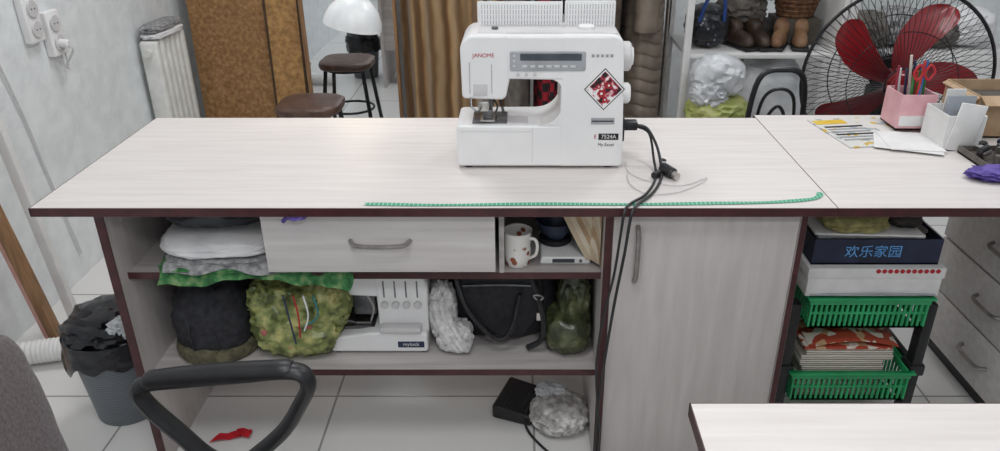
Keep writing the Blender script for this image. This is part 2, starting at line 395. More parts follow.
# ---------------------------------------------------------------- cables
cb=B()
cb.box(.262,.30,1.835,1.865,.857,.88,black,.004)
cb.tube([(.30,1.85,.868),(.325,1.84,.862),(.345,1.80,.83),(.350,1.75,.797),(.338,1.68,.7845),(.305,1.60,.7845),(.268,1.545,.786),(.250,1.515,.782),(.243,1.505,.755),(.236,1.503,.68),(.222,1.51,.55),(.210,1.52,.40),(.200,1.53,.25),(.198,1.535,.10),(.19,1.545,.02),(.16,1.555,.006),(.10,1.58,.006),(.05,1.64,.006),(.02,1.69,.012),(.012,1.725,.03)],.0036,black,8)
cb.tube([(.30,1.855,.862),(.33,1.835,.85),(.338,1.79,.80),(.330,1.70,.7845),(.292,1.60,.7845),(.25,1.545,.786),(.232,1.515,.78),(.225,1.505,.73),(.215,1.505,.62),(.196,1.51,.50),(.188,1.52,.36),(.198,1.53,.22),(.208,1.535,.12),(.205,1.545,.02),(.23,1.55,.006)],.0032,black,8)
cb.done('power_cable')
p=B(); mx=R('Z',-20,(0,1.80,0))
p.add(bprism(roundpoly([(-.06,.002),(.06,.002),(.06,.03),(.045,.038),(-.055,.05),(-.06,.045)],.008),1.725,1.87,.005,3),black,True,mx)
for k in range(7): p.box(-.045+k*.014,-.042+k*.014,1.74,1.855,.038,.0492-k*.0012,black,mx=mx)
p.done('foot_pedal')
p=B()
p.cyl((.352,1.74,.795),(.372,1.70,.793),.014,black,bev=.003); p.cyl((.372,1.70,.793),(.379,1.685,.793),.009,chrome,n=14)
p.tube([(.352,1.74,.795),(.354,1.78,.80),(.37,1.80,.79),(.36,1.82,.785)],.0035,black,6)
p.cyl((.34,1.715,.789),(.325,1.70,.789),.0085,black,n=14)
p.done('cable_plug')
p=B()
p.tube([(.27,1.80,.785),(.27,1.74,.783),(.30,1.69,.783),(.36,1.655,.783),(.40,1.66,.783),(.44,1.69,.783),(.455,1.70,.783),(.43,1.665,.783),(.37,1.615,.783),(.31,1.60,.783),(.28,1.62,.783),(.262,1.67,.783),(.265,1.73,.783)],.0012,offw,6)
p.done('white_cord')
pts=cat([(-.35,1.549,0),(-.2,1.545,0),(.05,1.549,0),(.3,1.549,0),(.5,1.556,0),(.62,1.566,0),(.68,1.585,0),(.70,1.615,0)],10)
def tp(i,j):
    k=min(int(round(i*(len(pts)-1))),len(pts)-1); a=pts[max(k-1,0)]; b=pts[min(k+1,len(pts)-1)]
    t=(b-a).normalized(); nrm=Vector((-t.y,t.x,0)); q=pts[k]+nrm*(j-.5)*.014
    return (q.x,q.y,.7812+.001*math.sin(k*.4)*(j)+.0006)
B().add(bgrid(tp,len(pts)-1,2),tapem).done('measuring_tape')

# ---------------------------------------------------------------- items inside desk
b=B(); b.blob((-.755,1.80,.705),(.14,.17,.045),mat=M('charcoal_film','#24272b','#3d4145',rough=.4,scale=12,bump=.3,bscale=20),p=3,amp=.06,seed=2,zmin=.665,ridge=True); b.done('dark_garment_bag')
b=B(); b.add(bblob((-.745,1.715,.634),(.140,.122,.026),p=4,amp=.08,seed=3,zmin=.616),whitecl,True); b.done('folded_white_cloth')
b=B(); b.add(bblob((-.74,1.71,.605),(.140,.12,.010),p=4,amp=.06,seed=8,zmin=.597),greycl,True)
b.add(bgrid(lambda u,v:(-.86+.30*u,1.62-.040*v**.6+.008*math.sin(u*15),.603-(.030+.012*math.sin(u*9))*max(0,v-.45)),30,8),greycl,True)
b.done('folded_grey_cloth')
b=B(); b.add(bblob((-.74,1.705,.586),(.150,.12,.009),p=4,amp=.06,seed=9,zmin=.577),greencl,True)
b.add(bgrid(lambda u,v:(-.885+.47*u+.012*math.sin(v*3),1.615-.032*v**.6+.006*math.sin(u*17)+.004*math.sin(u*41)*v,.588+.003*math.sin(u*23)-.008*u-(.045+.02*math.sin(u*7+1))*max(0,v-.35)),70,12),greencl,True)
b.done('folded_green_cloth')
b=B(); b.blob((-.505,1.548,.755),(.024,.018,.010),mat=purple,amp=.25,seed=3); b.tube([(-.51,1.547,.753),(-.53,1.545,.748),(-.54,1.549,.738)],.005,purple,8)
b.done('purple_ribbon')
b=B(); b.blob((-.815,1.72,.385),(.102,.10,.115),mat=capm,p=2.6,amp=.06,seed=4,zmin=.31,ridge=True)
b.add(blathe([(.085,.287),(.108,.289),(.115,.305),(.110,.325),(.09,.33)],(-.815,1.72,0)),M('beanie_brim','#4a4636','#6d6850',rough=.9,scale=50),True)
for k in range(10):
    a=k*math.pi/5; b.tube([(-.815+.09*math.cos(a)*f,1.72+.09*math.sin(a)*f,z) for f,z in((1.14,.33),(1.15,.40),(.8,.475),(.1,.50))],.003,capm,6)
b.done('knit_cap')
b=B(); b.blob((-.59,1.735,.385),(.122,.11,.105),mat=floral,p=3,amp=.11,seed=7,zmin=.287,ridge=True,ns=2.6,sub=5)
b.blob((-.50,1.70,.44),(.055,.06,.065),mat=floral,p=2.6,amp=.16,seed=17,ridge=True,ns=3)
b.blob((-.665,1.70,.45),(.045,.05,.045),mat=floral,p=2.6,amp=.2,seed=27,ridge=True,ns=3)
for k,(x,z) in enumerate([(-.66,.38),(-.60,.33),(-.545,.40)]):
    b.blob((x,1.631,z),(.009,.004,.008),mat=floralr,amp=.4,seed=k,sub=3)
for k,mm in enumerate([M('cord_navy','#2c3554'),redm,paper,M('cord_teal','#2b7a80')]):
    x=-.60+.025*k; b.tube([(x,1.64,.48),(x+.01,1.612,.50),(x+.018,1.605,.45),(x+.025-.012*k,1.61,.36+.02*k)],.0022,mm,6)
b.done('floral_shopping_bag')
o=B()
o.add(bprism(roundpoly([(-.505,.292),(-.2455,.292),(-.2455,.352),(-.40,.352),(-.44,.345),(-.505,.335)],.010),1.67,1.858,.006,3),white,True)
o.add(bprism(roundpoly([(-.375,.340),(-.243,.340),(-.240,.49),(-.255,.515),(-.375,.515)],[.006,.006,.02,.015,.006]),1.69,1.86,.006,3),white,True)
o.add(bprism(roundpoly([(-.45,.455),(-.36,.45),(-.36,.5142),(-.44,.5142)],[.01,.006,.006,.01]),1.6908,1.857,.006,3),white,True)
for k in range(4):
    x=-.355+k*.029; o.box(x-.002,x+.002,1.6895,1.694,.45,.50,steel); o.cyl((x,1.680,.43),(x,1.692,.43),.010,offw,n=16,bev=.002)
o.box(-.50,-.39,1.70,1.80,.346,.354,steel,.001)
o.cyl((-.42,1.74,.46),(-.42,1.74,.37),.005,chrome,n=10); o.box(-.44,-.40,1.71,1.76,.356,.362,chrome); o.box(-.445,-.385,1.715,1.76,.38,.455,M('loopers','#55565a','#7b7c80',rough=.35,metal=.7),.006)
o.tube([(-.445,1.72,.45),(-.475,1.70,.42),(-.47,1.70,.38),(-.44,1.71,.36)],.003,steel,6)
o.tube([(-.40,1.70,.45),(-.385,1.69,.42),(-.395,1.69,.38)],.003,chrome,6)
o.cyl((-.243,1.78,.42),(-.222,1.78,.42),.033,offw,bev=.004)
o.box(-.325,-.255,1.6685,1.671,.308,.326,M('navy_label','#25324e')); o.add(btext('mylock',.015,Matrix.Translation((-.29,1.668,.318))@FRONT),paper)
o.box(-.37,-.26,1.66,1.69,.355,.374,offw,.006)
for x in(-.49,-.26):
    for y in(1.69,1.84): o.cyl((x,y,.285),(x,y,.293),.01,black)
o.done('overlock_machine')
b=B(); b.blob((-.205,1.715,.395),(.036,.04,.085),mat=knit,amp=.16,seed=6,ns=3,ridge=True); b.blob((-.175,1.695,.330),(.048,.04,.045),mat=knit,amp=.16,seed=16,zmin=.287,ns=3,ridge=True)
for k in range(3): b.tube([(-.222+k*.014,1.678+k*.003,.45-k*.012),(-.21+k*.014,1.668,.385),(-.188+k*.016,1.66,.335),(-.165+k*.012,1.665,.302)],.010,knit,8)
b.done('knitted_scarf')
h=B()
h.blob((-.045,1.80,.40),(.14,.08,.115),mat=blackf,p=3.6,amp=.06,seed=11,zmin=.287,taper=-.10)
h.add(bprism(roundpoly([(-.145,.42),(-.06,.315),(.01,.315),(.065,.40),(.060,.51),(-.175,.51)],.03),1.70,1.74,.01,3),blackf,True)
h.tube([(-.165,1.70,.50),(-.14,1.675,.43),(-.09,1.668,.36),(-.05,1.668,.335),(-.02,1.675,.37),(.0,1.69,.46)],.007,black,8)
h.tube([(.03,1.69,.51),(.05,1.67,.45),(.062,1.665,.38),(.055,1.67,.33),(.02,1.68,.30)],.008,black,8)
h.tube([(.035,1.665,.47),(.048,1.66,.475),(.06,1.665,.465),(.048,1.668,.455)],.0025,chrome,6,closed=True)
h.tube([(-.15,1.695,.482),(-.05,1.693,.486),(.04,1.695,.482)],.0025,steel,6)
h.box(.042,.060,1.662,1.67,.395,.42,chrome,.003)
h.done('handbag')
b=B(); b.blob((.128,1.72,.345),(.062,.08,.06),mat=olive,p=3,amp=.08,seed=5,zmin=.287,ridge=True)
b.blob((.143,1.74,.43),(.045,.06,.085),mat=olive,p=2.6,amp=.14,seed=15,ridge=True,ns=3)
b.blob((.148,1.74,.505),(.034,.04,.028),mat=olive,p=2.4,amp=.3,seed=25,ridge=True); b.blob((.12,1.652,.34),(.03,.008,.018),mat=floral,amp=.1,seed=2)
b.done('olive_plastic_bag')
m=B(); mc=(-.006,1.645,.576)
m.add(blathe([(0,0),(.026,0),(.030,.004),(.033,.03),(.034,.092),(.0355,.094),(.0325,.092),(.031,.03),(.027,.007),(0,.007)],mc,40),mugm,True)
m.tube([(.022,1.632,.652),(.036,1.622,.655),(.042,1.618,.64),(.038,1.620,.615),(.022,1.632,.598)],.004,mugm,8)
m.done('coffee_mug')
k=B()
k.add(bprism(roundpoly([(.048,.577),(.175,.577),(.170,.598),(.053,.598)],.006),1.64,1.80,.004,2),white,True)
k.box(.08,.135,1.6385,1.642,.582,.592,dispm); k.cyl((.15,1.64,.587),(.15,1.637,.587),.004,steel,n=12)
k.cyl((.09,1.73,.598),(.09,1.73,.612),.042,blackf,bev=.003,n=40)
k.add(blathe([(0,.612),(.025,.612),(.04,.63),(.050,.66),(.047,.66),(.038,.633),(.024,.617),(0,.617)],(.09,1.73,0),40),M('bowl_blue','#232b3d','#39445c',rough=.4),True)
k.done('kitchen_scale')
f=B()
kf=[M('folder_beige','#b8a489','#cbb99f',rough=.7),M('folder_light','#cdbfa9','#d8ccb8',rough=.7),M('kraft','#a08566','#b79b7b',rough=.8)]
for i in range(6):
    f.add(bgrid(lambda u,v,i=i:((.085+.078*v**1.1+.014*i)*(1-u)+.1935*u,1.618-.003*i+.006*math.sin(u*3)+.02*(1-u),.754-.165*v+.002*math.sin(u*5+i)),10,8),kf[i%3],True)
f.done('paper_folder')
b=B(); b.blob((.115,1.73,.040),(.083,.085,.044),mat=scrap,p=2.2,amp=.12,seed=3,zmin=.001,ridge=True,ns=2.4,sub=5)
b.blob((.09,1.79,.07),(.04,.03,.024),mat=clearbag,amp=.3,seed=4,ridge=True,ns=2.5); b.done('scrap_bag')
redc=M('red_cloth','#b3121f','#d11c2c',rough=.8,bump=.3)
b=B()
b.add(bgrid(lambda u,v:(-.875+.085*u+.02*v,1.64+.035*v+.02*u,.004+.006*abs(math.sin(u*5+v*2))),16,6),redc)
b.add(bgrid(lambda u,v:(-.81+.045*u,1.665+.03*v-.01*u,.008+.006*abs(math.sin(u*4+v*3))),10,6),redc)
b.done('red_fabric_scrap')

# ---------------------------------------------------------------- basket rack at right
r=B(); X0,X1,Y0,Y1=.72,1.075,1.66,1.95
def basket(b,x0,x1,y0,y1,z0,z1,mat):
    b.box(x0+.02,x1-.02,y0+.015,y1-.015,z0,z0+.006,mat)
    for z,h,e in((z1-.022,.022,.004),(z0,.018,-.006)):
        b.box(x0-e,x1+e,y0-e,y0+.006,z,z+h,mat,.0015); b.box(x0-e,x1+e,y1-.006,y1+e,z,z+h,mat,.0015)
        b.box(x0-e,x0+.006,y0,y1,z,z+h,mat,.0015); b.box(x1-.006,x1+e,y0,y1,z,z+h,mat,.0015)
    b.box(x0-.012,x1+.012,y0-.012,y0+.002,z1-.006,z1,mat,.0015); b.box(x0-.012,x1+.012,y1-.002,y1+.012,z1-.006,z1,mat,.0015)
    b.box(x0-.012,x0+.002,y0,y1,z1-.006,z1,mat,.0015); b.box(x1-.002,x1+.012,y0,y1,z1-.006,z1,mat,.0015)
    n=22
    for i in range(n+1):
        x=x0+.003+(x1-x0-.006)*i/n
        b.box(x-.0032,x+.0032,y0,y0+.005,z0+.01,z1-.01,mat); b.box(x-.0032,x+.0032,y1-.005,y1,z0+.01,z1-.01,mat)
    for i in range(18):
        y=y0+(y1-y0)*i/17
        b.box(x0,x0+.005,y-.003,y+.003,z0+.01,z1-.01,mat); b.box(x1-.005,x1,y-.003,y+.003,z0+.01,z1-.01,mat)
    zm=(z0+z1)/2; b.box(x0,x1,y0-.0005,y0+.0055,zm-.003,zm+.003,mat)
basket(r,X0+.03,X1-.02,Y0,Y1,.372,.47,green)
basket(r,X0+.02,X1-.02,Y0,Y1,.135,.235,green)
for x in(X0,X1):
    for y in(Y0+.03,Y1-.03):
        r.box(x-.014,x+.014,y-.02,y+.02,.0,.44,black,.005)
        r.box(x-.022,x+.022,y-.026,y+.026,.215,.25,black,.006); r.box(x-.02,x+.02,y-.025,y+.025,.0,.03,black,.006)
    r.box(x-.010,x+.010,Y0+.03,Y1-.03,.22,.245,black,.004)
r.box(X0,X1,Y0+.02,Y0+.035,.05,.075,black,.004)
r.done('basket_rack')
b=B()
for i in range(9):
    b.box(.765+random.uniform(-.01,.01),1.00+random.uniform(-.02,.01),1.675,1.93,.143+i*.017,.159+i*.017,stackb,.002)
b.box(.765,1.0,1.675,1.925,.297,.303,stack,.001)
b.add(bgrid(lambda u,v:(.775+.24*u,1.672+.22*v,.305+.02*math.sin(u*3.1)+.006*math.sin(v*5)),14,6),stack,True)
b.done('magazine_stack')
def openbox(b,x0,x1,y0,y1,z0,z1,mat,inn=None,t=.004):
    b.box(x0,x1,y0,y1,z0,z0+t,mat)
    b.box(x0,x1,y0,y0+t,z0,z1,mat); b.box(x0,x1,y1-t,y1,z0,z1,mat); b.box(x0,x0+t,y0+t,y1-t,z0,z1,mat); b.box(x1-t,x1,y0+t,y1-t,z0,z1,mat)
b=B(); b.box(.728,1.068,1.655,1.95,.475,.545,paper,.003)
b.box(.725,1.071,1.652,1.953,.528,.558,paper,.002)
for i in range(11): b.cyl((.90+i*.015,1.6505,.550),(.90+i*.015,1.6525,.550),.006,redm,n=12)
b.tube([(.74,1.654,.48),(.9,1.652,.484),(1.06,1.654,.48)],.003,silver,6); b.done('shoe_box')
b=B(); openbox(b,.735,1.055,1.67,1.955,.560,.630,navy)
try: b.add(btext('欢乐家园',.036,Matrix.Translation((.885,1.6685,.595))@FRONT),blue)
except Exception: pass
b.done('navy_storage_box')
b=B()
b.box(.745,1.035,1.68,1.945,.565,.598,card)
for i,(mm,zz) in enumerate([(paper,.599),(greycl,.611),(paper,.623),(clothgr,.635)]):
    b.add(bbox(.75,1.02,1.69,1.93,zz,zz+.010,.002),mm,False,R('Z',(-1,1,-1,2)[i],(.9,1.8,0)))
b.add(bbox(.735,1.0,1.655,1.86,.6465,.651,.001),paper,False,R('Z',-3,(.9,1.8,0)))
b.done('document_pile')
b=B(); b.blob((.835,1.715,.672),(.080,.065,.024),mat=M('olive_fabric','#7a744c','#aea76f',rough=.85,scale=40,bump=.4,bscale=30),p=3,amp=.12,seed=5,zmin=.653); b.blob((.965,1.74,.668),(.045,.06,.02),mat=clothdk,p=3,amp=.12,seed=7,zmin=.653); b.done('olive_pouch')

# ---------------------------------------------------------------- things on the right desk
b=B()
b.box(.87,1.08,1.93,2.17,.7806,.784,magaz,mx=R('Z',8,(.98,2.05,0)))
b.box(.875,.97,2.12,2.155,.7842,.785,yellow,mx=R('Z',8,(.98,2.05,0)))
for k in range(6): b.box(.885,1.0,2.09-k*.022,2.10-k*.022,.7842,.785,[blkm,silver,silver][k%3],mx=R('Z',8,(.98,2.05,0)))
b.done('newspaper')
b=B(); b.box(.96,1.13,1.875,2.0,.7856,.7868,paper,mx=R('Z',-22,(1.05,1.92,0))); b.box(.99,1.13,1.88,2.03,.7872,.7884,paper,mx=R('Z',-8,(1.05,1.92,0)))
b.done('paper_sheet')
b=B()
openbox(b,1.065,1.165,2.045,2.145,.7895,.89,pink)
b.box(1.07,1.16,2.0435,2.046,.80,.83,paper)
pc=['#1d6b3a','#24304f','#c33a2f','#2a6bb0','#d9d4cc','#3a7d3d','#8a2438','#e0e0e0']
for i in range(13):
    x=1.075+.08*random.random(); y=2.055+.075*random.random(); dx=random.uniform(-.03,.03); dy=random.uniform(-.01,.01)
    mm=M('pen%d'%i,pc[i%8],rough=.4)
    b.cyl((x,y,.795),(x+dx,y+dy,.955+random.uniform(-.02,.03)),.0038,mm,n=8)
for sx in(0,.03): b.tube([(1.10+sx,2.055,.93),(1.088+sx,2.055,.95),(1.10+sx,2.055,.972),(1.114+sx,2.055,.952)],.0035,redm,6,closed=True)
b.done('pen_holder')
b=B()
openbox(b,1.125,1.225,1.90,2.02,.7815,.875,paper,t=.003)
b.add(bbox(1.13,1.20,1.893,1.899,.7815,.91,.002),paper,False,R('Y',8,(1.16,1.9,.79)))
b.box(1.14,1.215,1.95,1.957,.79,.915,M('phone_grey','#9aa0a8',rough=.3),.002)
b.box(1.15,1.2,1.98,1.985,.79,.925,paper)
b.done('paper_box')
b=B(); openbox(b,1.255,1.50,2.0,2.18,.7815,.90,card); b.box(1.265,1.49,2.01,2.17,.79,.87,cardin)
b.box(1.24,1.257,2.0,2.18,.895,.90,card,mx=R('Y',-30,(1.26,2.1,.9))); b.box(1.255,1.5,1.96,2.0,.897,.9005,card,mx=R('X',25,(1.3,2.0,.9)))
b.done('cardboard_box')
b=B(); openbox(b,1.16,1.45,1.74,1.885,.7815,.80,clothgr)
random.seed(3)
for i in range(70):
    x=1.175+random.random()*.26; y=1.755+random.random()*.115; z=.798+random.random()*.035
    mm=random.choice([steel,black,black,clothgr,navy,clothdk,greycl,chrome])
    if i%2: b.cyl((x,y,z-.012),(x,y,z+.012),.010,mm,n=14,bev=.002)
    else: b.cyl((x-.012,y,z),(x+.012,y+.008,z+.008),.010,mm,n=14,bev=.002)
b.done('bobbin_tray')
b=B(); b.blob((1.18,1.70,.795),(.085,.035,.016),mat=purple,p=2.5,amp=.3,seed=2,zmin=.7812,ridge=True); b.blob((1.28,1.69,.795),(.06,.04,.016),mat=M('lilac','#8f86b8','#c4bfda',rough=.7,bump=.3),p=2.5,amp=.3,seed=9,zmin=.7812); b.done('purple_fabric')

# ---------------------------------------------------------------- fan
f=B(); Rr=.30
wire=M('fan_wire','#1a1a1d','#29292d',rough=.35,metal=.4)
def ring(rad,y,r,mat,n=64): f.add(btube([(rad*math.cos(2*math.pi*k/n),y,rad*math.sin(2*math.pi*k/n)) for k in range(n)],r,6,closed=True),mat,True)
ring(Rr,0,.006,wire); ring(.055,-.075,.003,wire); ring(.17,-.062,.0015,wire); ring(.06,.09,.003,wire); ring(.2,.07,.002,wire)
NW=80
for k in range(NW):
    a=2*math.pi*k/NW
    for prof in([(.055,-.075),(.13,-.072),(.21,-.058),(.27,-.03),(.30,0)],[(.06,.09),(.16,.085),(.25,.055),(.30,0)]):
        f.add(btube([(r0*math.cos(a),y,r0*math.sin(a)) for r0,y in prof],.0011,4,caps=False),wire)
f.cyl((0,-.082,0),(0,-.070,0),.04,red,bev=.004,n=32)
f.cyl((0,-.055,0),(0,.015,0),.042,red,bev=.008,n=32)
f.cyl((0,.015,0),(0,.09,0),.02,black); f.cyl((0,.085,0),(0,.21,0),.062,black,r1=.05,bev=.01,n=32)
for b5 in range(5):
    a0=math.radians(82+72*b5)
    def bl(u,v,a0=a0):
        r0=.03+.24*u; hw=(.020+.034*math.sin(min(1,u*1.05)*math.pi*.70))*(math.sqrt(max(0.0,1-max(0,(u-.82)/.19)**2)))
        a=a0-.45*(u-.3); tx=(v-.5)*2*hw
        return (r0*math.cos(a)-tx*math.sin(a),-.018+.45*tx+.008*math.sin(v*3.1),r0*math.sin(a)+tx*math.cos(a))
    f.add(bgrid(bl,18,8),red,True)
fc=Vector((1.25,2.47,.82))
f.V=[Matrix.Translation(fc)@Matrix.Rotation(math.radians(-8),4,'Z')@v for v in f.V]
f.cyl((1.265,2.56,.77),(1.265,2.58,.04),.014,chrome); f.cyl((1.265,2.58,.45),(1.265,2.58,.04),.02,black)
f.cyl((1.265,2.58,0),(1.265,2.58,.03),.2,black,r1=.18,n=48); f.box(1.22,1.31,2.53,2.62,.64,.77,black,.01)
f.done('pedestal_fan')

# ---------------------------------------------------------------- left area
b=B()
for k in range(6):
    y=3.37+k*.055; b.box(-1.70,-1.62,y,y+.045,.18,.75,radm,.014,3)
b.cyl((-1.66,3.35,.22),(-1.66,3.70,.22),.018,radm); b.cyl((-1.66,3.35,.70),(-1.66,3.70,.70),.018,radm)
b.tube([(-1.66,3.36,.22),(-1.66,3.33,.2),(-1.66,3.32,.0)],.012,radm)
for yy in (3.43,3.6): b.box(-1.72,-1.69,yy,yy+.02,.6,.64,radm)
b.done('radiator')
b=B()
for i,mm in enumerate([whitecl,greycl]):
    b.add(bblob((-1.655,3.53,.766+i*.03),(.05,.15,.016),p=4,amp=.1,seed=i),mm,True)
b.done('folded_towel')
b=B()
for (y0,z0,z1) in((2.63,.90,1.06),(2.74,.83,.99)):
    b.box(-1.72,-1.69,y0,y0+.085,z0,z1,white,.006,3)
    for z in(z0+.045,z1-.045):
        b.cyl((-1.69,y0+.0425,z),(-1.684,y0+.0425,z),.03,offw,bev=.002)
        for dy in(-.009,.009): b.cyl((-1.685,y0+.0425+dy,z),(-1.683,y0+.0425+dy,z),.0028,black,n=8)
b.cyl((-1.69,2.78,.875),(-1.655,2.78,.87),.016,white,bev=.003)
b.tube([(-1.66,2.78,.87),(-1.645,2.78,.85),(-1.69,2.79,.79),(-1.70,2.82,.78),(-1.712,2.83,.90)],.004,offw,6)
b.done('wall_socket')
b=B(); b.tube([(-1.71,2.30,1.3),(-1.71,2.42,1.0),(-1.712,2.5,.7),(-1.712,2.55,.4),(-1.71,2.6,.1)],.004,offw,6); b.done('wall_cable')
b=B(); b.box(-.016,.016,-.012,.012,0,1.75,white2,.002); b.done('white_plank',Matrix.Translation((-1.545,2.22,.004))@Matrix.Rotation(math.radians(-5),4,'Y'))
b=B(); b.box(-.014,.014,-.02,.02,0,.95,woodm,.002); b.box(-.03,-.014,-.016,.016,.0,.95,M('rose_edge','#b98a80','#c9a097',rough=.6),.001); b.done('wooden_plank',Matrix.Translation((-1.555,2.12,.008))@Matrix.Rotation(math.radians(-8.5),4,'Y'))
b=B(); hp=cat([(-1.66,1.99,.045),(-1.56,2.02,.045),(-1.47,2.04,.045),(-1.36,2.05,.045)],14); b.add(btube(hp,[.036+.004*(k%2) for k in range(len(hp))],14),white2,True); b.done('corrugated_hose')
b=B(); b.box(-1.66,-1.58,1.80,1.90,.0,.10,pinkbox,.003); b.box(-1.665,-1.575,1.795,1.905,.085,.105,card,.002); b.done('small_carton')
b=B(); tc0=(-1.165,1.80,0)
b.add(blathe([(0,0),(.085,0),(.09,.006),(.115,.27),(.121,.275),(.121,.282),(.112,.28),(.086,.01),(0,.01)],tc0,40),bingrey,True)
def bagf(u,v):
    a=u*2*math.pi; rr=.1235+.004*v+.012*abs(noise.noise((math.cos(a)*3,math.sin(a)*3,v*2)))*(.3+v)
    return (tc0[0]+rr*math.cos(a),tc0[1]+rr*math.sin(a),.287-.10*v*(.8+.6*noise.noise((math.cos(a)*2,math.sin(a)*2,5))))
b.add(bgrid(bagf,64,10),blackbag,True)
b.blob((tc0[0]-.005,tc0[1]+.01,.285),(.115,.112,.065),mat=blackbag,p=2.4,amp=.16,seed=8,ridge=True,ns=2.5,zmin=.2)
b.blob((tc0[0]+.06,tc0[1]-.05,.315),(.03,.035,.028),mat=clearbag,amp=.3,seed=3,ridge=True)
b.done('trash_bin')

# ---------------------------------------------------------------- office chair
c=B()
c.add(bblob((-.80,.775,.62),(.035,.235,.222),p=5,amp=.02,seed=1,sub=5),chairfab,True,R('Y',-4,(-.8,.76,.5)))
c.box(-.855,-.83,.66,.87,.40,.72,black,.01)
c.add(bblob((-.555,.80,.385),(.22,.235,.042),p=4.5,amp=.02,seed=2,sub=5),chairfab,True)
c.box(-.70,-.42,.66,.94,.32,.35,black,.01)
c.tube([(-.84,.765,.45),(-.85,.765,.36),(-.80,.765,.33),(-.65,.77,.33)],.02,black,8)
for y,s_ in((1.115,1),(.48,-1)):
    P=cat([(-.60,y,.44),(-.645,y,.50),(-.688,y,.56),(-.703,y,.60),(-.68,y,.618),(-.60,y,.628),(-.50,y,.638),(-.43,y,.646),(-.396,y,.640),(-.388,y,.612),(-.408,y,.57),(-.445,y,.51),(-.50,y,.455),(-.55,y,.42)],6,True)
    bm=btube(P,[.0145]*len(P),10,closed=True)
    for v in bm.verts: v.co.y=y+(v.co.y-y)*1.35
    c.add(bm,black,True)
    P=cat([(-.685,y,.624),(-.60,y,.637),(-.50,y,.646),(-.412,y,.651)],6)
    bm=btube(P,[.012]+[.016]*(len(P)-2)+[.012],12)
    for v in bm.verts: v.co.y=y+(v.co.y-y)*1.35
    c.add(bm,black,True)
    c.tube([(-.57,y,.425),(-.57,y-s_*.02,.36),(-.57,y-s_*.10,.335),(-.57,y-s_*.2,.335)],.016,black,8)
c.cyl((-.555,.80,.33),(-.555,.80,.12),.025,steel); c.cyl((-.555,.80,.22),(-.555,.80,.08),.035,black)
for k in range(5):
    a=math.radians(90+72*k); ex=Vector((-.555+.27*math.cos(a),.80+.27*math.sin(a),.07))
    c.tube([(-.555,.80,.10),(-.555+.14*math.cos(a),.80+.14*math.sin(a),.095),ex],[.026,.016],black,8)
    t=Vector((-math.sin(a),math.cos(a),0))*.012
    for sg in(-1,1): c.cyl(Vector((ex.x,ex.y,.027))+t*sg*2,Vector((ex.x,ex.y,.027))+t*sg*.6,.027,black,n=18)
    c.cyl((ex.x,ex.y,.03),(ex.x,ex.y,.08),.007,steel,n=8)
c.done('office_chair')

# ---------------------------------------------------------------- background
b=B(); b.box(-1.64,-1.26,3.78,3.80,0,2.0,hb,mx=R('X',-2,(0,3.8,0))); b.box(-1.265,-1.25,3.775,3.80,0,2.0,dkwood,mx=R('X',-2,(0,3.8,0))); b.done('fibreboard_sheet')
b=B(); b.box(-1.25,-1.085,3.74,3.76,0,1.9,hb2,mx=R('X',-3,(0,3.75,0))); b.box(-1.092,-1.08,3.735,3.762,0,1.9,dkwood,mx=R('X',-3,(0,3.75,0))); b.box(-1.255,-1.245,3.735,3.762,0,1.9,dkwood,mx=R('X',-3,(0,3.75,0))); b.done('fibreboard_sheet')
b=B(); b.box(-1.05,-.61,3.722,3.728,.02,1.8,mirrorm); b.box(-1.055,-.605,3.728,3.75,.01,1.81,hb2)
for (x0,x1,z0,z1) in((-1.065,-1.045,.0,1.82),(-.615,-.60,.0,1.82),(-1.065,-.6,.0,.02),(-1.065,-.6,1.8,1.82)): b.box(x0,x1,3.715,3.75,z0,z1,woodm,.002)
b.done('standing_mirror')
b=B()
b.add(bblob((-.95,3.32,.475),(.145,.14,.03),p=3.5,amp=.02,sub=5),brownseat,True)
b.cyl((-.95,3.32,.44),(-.95,3.32,.455),.12,black)
for sx in(-1,1):
    for sy in(-1,1): b.cyl((-.95+sx*.1,3.32+sy*.1,.45),(-.95+sx*.15,3.32+sy*.15,0),.011,black,n=12)
b.tube([(-.95+.125*math.cos(k*math.pi/6),3.32+.125*math.sin(k*math.pi/6),.22) for k in range(12)],.007,black,6,closed=True)
b.done('stool')
def cur(u,v):
    x=-.60+.62*u; return (x,3.86+.03*math.sin(u*38+1.2*math.sin(u*9))+.018*math.sin(u*17+v*2),.03+2.2*v)
b=B(); b.add(bgrid(cur,170,10),curt,True); b.cyl((-.66,3.86,2.25),(.75,3.86,2.25),.012,steel)
for x in(-.62,.7): b.box(x-.01,x+.01,3.86,4.1,2.24,2.26,steel)
b.done('curtain')
b=B(); b.cyl((-.14,3.35,1.60),(.655,3.35,1.60),.012,chrome)
for x in(-.13,.645):
    b.cyl((x,3.35,1.6),(x,3.35,.04),.012,chrome); b.box(x-.015,x+.015,3.12,3.58,.02,.045,chrome,.005)
    for y in(3.14,3.56): b.cyl((x-.008,y,.02),(x+.008,y,.02),.02,black,n=16)
b.done('clothes_rail')
